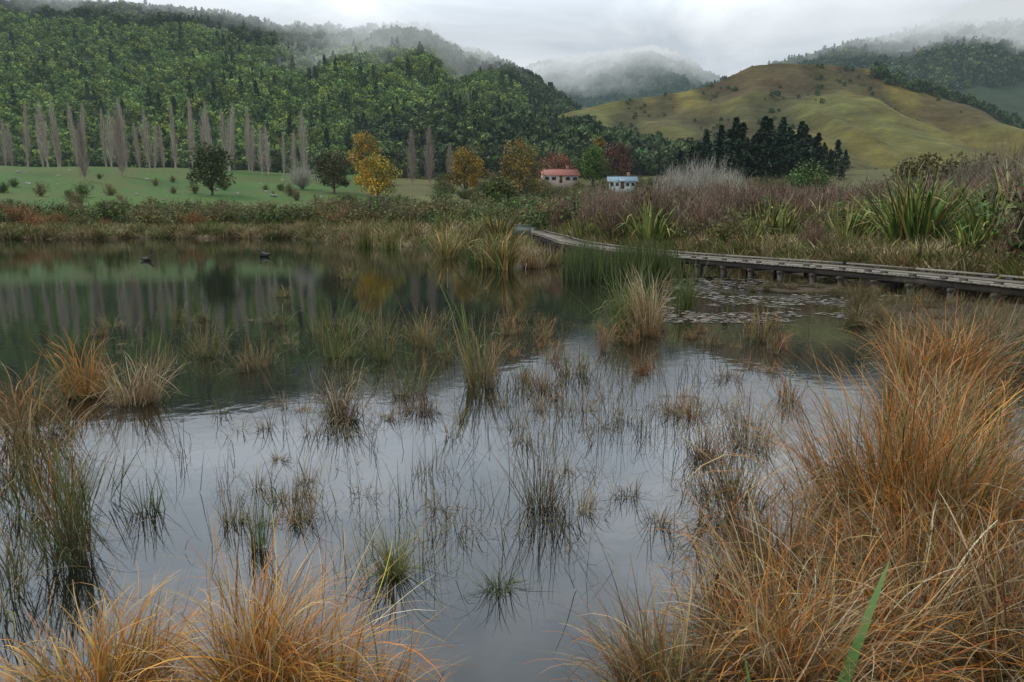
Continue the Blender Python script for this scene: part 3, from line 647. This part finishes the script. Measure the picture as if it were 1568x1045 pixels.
# ------------------------------------------------------------------ boardwalk
bw=bpy.data.objects.new('boardwalk',None); sc.collection.objects.link(bw)
seg=np.linalg.norm(np.diff(path[:,:2],axis=0),axis=1); cum=np.concatenate([[0],np.cumsum(seg)])
def at(s): return np.array([np.interp(s,cum,path[:,k]) for k in range(3)])
def yaw(s):
    a=at(max(0,s-.35)); b=at(min(cum[-1],s+.35)); return math.atan2(b[1]-a[1],b[0]-a[0])
pl=[];kr=[];po=[];st=[]
g=np.random.default_rng(81); s=0.0; W=.72
while s<cum[-1]:
    p=at(s); yw=yaw(s); v=g.uniform(.65,1.25); c=np.array([.27,.245,.205])*v
    pl.append(box((p[0],p[1],p[2]-.02+g.normal(0,.002)),(.066,W+g.normal(0,.012),.02),yw+g.normal(0,.01),c)); s+=.145
s=0
while s<cum[-1]-.1:
    e=min(s+2.4,cum[-1]); a=at(s);b=at(e); yw=math.atan2(b[1]-a[1],b[0]-a[0]); L=np.linalg.norm((b-a)[:2]); m=(a+b)/2; nx,ny=-math.sin(yw),math.cos(yw)
    tl=math.atan2(b[2]-a[2],L)
    for sd in(-1,1):
        o=sd*(W-.06); kr.append(box((m[0]+nx*o,m[1]+ny*o,m[2]+.075),(L/2-.03,.04,.025),yw,np.array([.26,.24,.20])*g.uniform(.75,1.15),tilt=tl))
        for f in(.12,.5,.88):
            q=a+(b-a)*f; kr.append(box((q[0]+nx*o,q[1]+ny*o,q[2]+.025),(.09,.035,.023),yw,np.array([.12,.11,.10])))
        o=sd*(W-.12); st.append(box((m[0]+nx*o,m[1]+ny*o,m[2]-.125),(L/2,.025,.08),yw,np.array([.075,.065,.055])*g.uniform(.7,1.3),tilt=tl))
    for f in (0.02,.52):
        q=a+(b-a)*f
        st.append(box((q[0],q[1],q[2]-.25),(.05,W+.03,.042),yw,(.08,.07,.06)))
        for sd in(-1,1):
            o=sd*(W-.1); po.append(box((q[0]+nx*o,q[1]+ny*o,(q[2]-.295-1.0)/2),(.065,.065,(q[2]-.295+1.0)/2),yw,np.array([.075,.065,.055])*g.uniform(.7,1.5)))
    s=e
for nm,pp in(('deck_planks',pl),('kerb_rails',kr),('bearers_and_stringers',st),('support_posts',po)): build(nm,pp,m_wood,parent=bw)

sg=bpy.data.objects.new('information_sign',None); sc.collection.objects.link(sg); sg.location=(.75,47,gz(.75,47))
build('posts',[box((-.5,0,.75),(.05,.05,.75),0,(.2,.18,.15)),box((.5,0,.75),(.05,.05,.75),0,(.2,.18,.15))],m_wood,parent=sg)
build('panel',[box((0,-.075,1.1),(.55,.02,.32),0,(.12,.18,.15)),box((0,-.09,1.46),(.6,.05,.03),0,(.2,.18,.15)),box((0,-.0985,1.15),(.4,.002,.12),0,(.25,.27,.24))],m_paint,parent=sg)

# ------------------------------------------------------------------ houses
def house(name,b,d,L,Dp,hw,hr_,wallc,roofc,yw,nwin,dz=0):
    e=bpy.data.objects.new(name,None); sc.collection.objects.link(e); x=b*d
    e.location=(x,d,gz(x,d)+dz); e.rotation_euler[2]=yw
    build('walls',[box((0,0,hw/2-1.2),(L/2,Dp/2,hw/2+1.2),0,wallc)],m_paint,parent=e)
    gv=np.array([[-L/2,-Dp/2,hw],[-L/2,Dp/2,hw],[-L/2,0,hw+hr_],[-L/2,0,hw+hr_-.001],[L/2,-Dp/2,hw],[L/2,Dp/2,hw],[L/2,0,hw+hr_],[L/2,0,hw+hr_-.001]],float)
    build('gable_ends',[(gv,np.array([[0,1,2,3],[5,4,7,6]]),np.tile(np.array(wallc,float),(8,1)))],m_paint,parent=e)
    ov=.5; sl=hr_/(Dp/2); rp=[]
    for sd in(-1,1):
        v=[]
        for t in(0,.12):
            v+= [[-L/2-ov,sd*(Dp/2+ov),hw-ov*sl+t+.02],[L/2+ov,sd*(Dp/2+ov),hw-ov*sl+t+.02],[L/2+ov,sd*.0,hw+hr_+t+.02],[-L/2-ov,sd*.0,hw+hr_+t+.02]]
        rp.append((np.array(v,float),np.array([[0,1,2,3],[4,5,6,7],[0,1,5,4],[1,2,6,5],[3,0,4,7]]),np.tile(np.array(roofc,float),(8,1))))
    rp.append(box((0,0,hw+hr_+.17),(L/2+ov,.15,.05),0,np.array(roofc)*.8))
    build('roof',rp,m_paint,parent=e)
    w=[];fr=[]
    for k in range(nwin):
        xx=-L/2+L*(k+.5)/nwin
        if k==nwin//2:
            fr.append(box((xx,-Dp/2-.03,1.05),(.55,.03,1.05),0,(.7,.7,.68))); w.append(box((xx,-Dp/2-.07,1.0),(.43,.02,.95),0,(.12,.08,.06)))
        else:
            fr.append(box((xx,-Dp/2-.03,hw*.55),(L/nwin*.36,.03,hw*.24),0,(.75,.75,.72))); w.append(box((xx,-Dp/2-.07,hw*.55),(L/nwin*.31,.02,hw*.19),0,(.03,.04,.05)))
    build('window_frames',fr,m_paint,parent=e); build('windows_and_door',w,m_paint,parent=e)
    build('chimney',[box((L*.25,.4,hw+hr_+.2),(.35,.35,.9),0,(.3,.14,.1))],m_paint,parent=e)
house('red_roofed_house',.067,196,9.8,6.5,2.2,1.6,(.42,.34,.29),(.36,.15,.125),.1,5,dz=1.3)
house('blue_roofed_house',.157,165,6.0,5,1.8,1.0,(.5,.56,.58),(.22,.32,.40),-.1,5,dz=1.8)

g=np.random.default_rng(91); rk=[]
for k in range(22):
    b=g.uniform(-.75,-.25); d=g.uniform(135,215); x=b*d; z=gz(x,d)
    v,f,c=box((x,d,z+.1),(g.uniform(.2,.5),g.uniform(.2,.4),g.uniform(.12,.28)),g.uniform(0,3),(.36,.36,.32)); v=v+g.normal(0,.07,v.shape); rk.append((v,f,c))
build('paddock_rocks',rk,m_ground)
b=g.uniform(-.8,-.2,60); r=100+115*g.uniform(0,1,60)**2
scatter('paddock_scrub',olsh+grsh,np.stack([b*r,r,ground_z(b*r,r)-.1],1),g.uniform(1.0,3.2,60),93)

# ------------------------------------------------------------------ ducks
def duck(x,y,rz,s=1):
    pts=[(-.30,0,.16),(-.22,0,.10),(-.10,0,.07),(.04,0,.065),(.14,0,.10),(.19,0,.19),(.205,0,.27),(.25,0,.275),(.31,0,.262)]
    rr=[.015,.06,.105,.115,.085,.042,.048,.03,.014]
    me=bpy.data.meshes.new('black_duck'); me.from_pydata(pts,[(i,i+1) for i in range(len(pts)-1)],[]); me.update()
    ob=bpy.data.objects.new('black_duck',me); sc.collection.objects.link(ob)
    sk=ob.modifiers.new('skin','SKIN')
    if not me.skin_vertices: me.skin_vertices.new()
    for i,q in enumerate(me.skin_vertices[0].data): q.radius=(rr[i],rr[i]*(1.0 if i>4 else .9)); q.use_root=(i==3)
    ob.modifiers.new('sub','SUBSURF').levels=2; ob.modifiers['sub'].render_levels=2
    m=bpy.data.materials.get('dark_feathers')
    if not m:
        m=bpy.data.materials.new('dark_feathers'); m.use_nodes=True; b=m.node_tree.nodes['Principled BSDF']; nz=m.node_tree.nodes.new('ShaderNodeTexNoise'); nz.inputs['Scale'].default_value=40
        cr=m.node_tree.nodes.new('ShaderNodeValToRGB'); cr.color_ramp.elements[0].color=(.008,.007,.006,1); cr.color_ramp.elements[1].color=(.03,.026,.022,1)
        m.node_tree.links.new(nz.outputs[0],cr.inputs[0]); m.node_tree.links.new(cr.outputs[0],b.inputs['Base Color']); b.inputs['Roughness'].default_value=.6
    me.materials.append(m)
    ob.location=(x,y,0); ob.rotation_euler[2]=rz; ob.scale=(s,s,s)
duck(-.532*31.5,31.5,.3,.95); duck(-.36*35,35,2.9,1.25)

# ------------------------------------------------------------------ sky, sun, camera
w=bpy.data.worlds.new('World'); sc.world=w; w.use_nodes=True; N=w.node_tree.nodes;L=w.node_tree.links;N.clear()
sky=N.new('ShaderNodeTexSky'); sky.sky_type='NISHITA'; sky.sun_disc=False; sky.sun_elevation=math.radians(48); sky.sun_rotation=math.radians(-60)
tc=N.new('ShaderNodeTexCoord'); mp=N.new('ShaderNodeMapping'); mp.inputs['Scale'].default_value=(1,1,3.2); L.new(tc.outputs['Generated'],mp.inputs[0])
nz=N.new('ShaderNodeTexNoise'); nz.inputs['Scale'].default_value=2.8; nz.inputs['Detail'].default_value=6; nz.inputs['Roughness'].default_value=.5; nz.inputs['Distortion'].default_value=.6; L.new(mp.outputs[0],nz.inputs[0])
cr=N.new('ShaderNodeValToRGB'); cr.color_ramp.elements[0].position=.36; cr.color_ramp.elements[0].color=(.47,.52,.565,1); cr.color_ramp.elements[1].position=.64; cr.color_ramp.elements[1].color=(.74,.775,.80,1); L.new(nz.outputs[0],cr.inputs[0])
sp=N.new('ShaderNodeSeparateXYZ'); L.new(tc.outputs['Generated'],sp.inputs[0])
rp=N.new('ShaderNodeValToRGB'); L.new(sp.outputs[2],rp.inputs[0]); rp.color_ramp.interpolation='EASE'
E=rp.color_ramp.elements; E[0].position=0; E[0].color=(.50,.50,.50,1); E[1].position=1; E[1].color=(.62,.62,.62,1)
for p_,v_ in ((.23,.53),(.33,1.0),(.46,.97),(.64,.58)):  # bright band above the frame, added to brighten the water's sky reflection
    e_=E.new(p_); e_.color=(v_,v_,v_,1)
ma=N.new('ShaderNodeMath'); ma.operation='MULTIPLY'; ma.inputs[1].default_value=23.0; L.new(rp.outputs[0],ma.inputs[0])
vs=N.new('ShaderNodeVectorMath'); vs.operation='SCALE'; L.new(cr.outputs[0],vs.inputs[0]); L.new(ma.outputs[0],vs.inputs[3])
mx=N.new('ShaderNodeMix'); mx.data_type='RGBA'; mx.inputs[0].default_value=.94; L.new(sky.outputs[0],mx.inputs[6]); L.new(vs.outputs[0],mx.inputs[7])
bg=N.new('ShaderNodeBackground'); bg.inputs[1].default_value=.1; L.new(mx.outputs[2],bg.inputs[0])
o=N.new('ShaderNodeOutputWorld'); L.new(bg.outputs[0],o.inputs[0])
sl=bpy.data.lights.new('sun','SUN'); sl.energy=1.5; sl.angle=math.radians(12); sl.color=(1,.96,.9)
so=bpy.data.objects.new('sun',sl); sc.collection.objects.link(so)
el,azm=math.radians(48),math.radians(-60)
dv=Vector((math.sin(azm)*math.cos(el),math.cos(azm)*math.cos(el),math.sin(el)))
so.rotation_euler=dv.to_track_quat('Z','Y').to_euler()
cam=bpy.data.cameras.new('camera'); cam.lens=24; cam.sensor_width=36; cam.clip_end=6000; cam.clip_start=.05
co=bpy.data.objects.new('camera',cam); sc.collection.objects.link(co); co.location=(0,0,1.9); co.rotation_euler=(math.radians(90-10.15),0,0); sc.camera=co
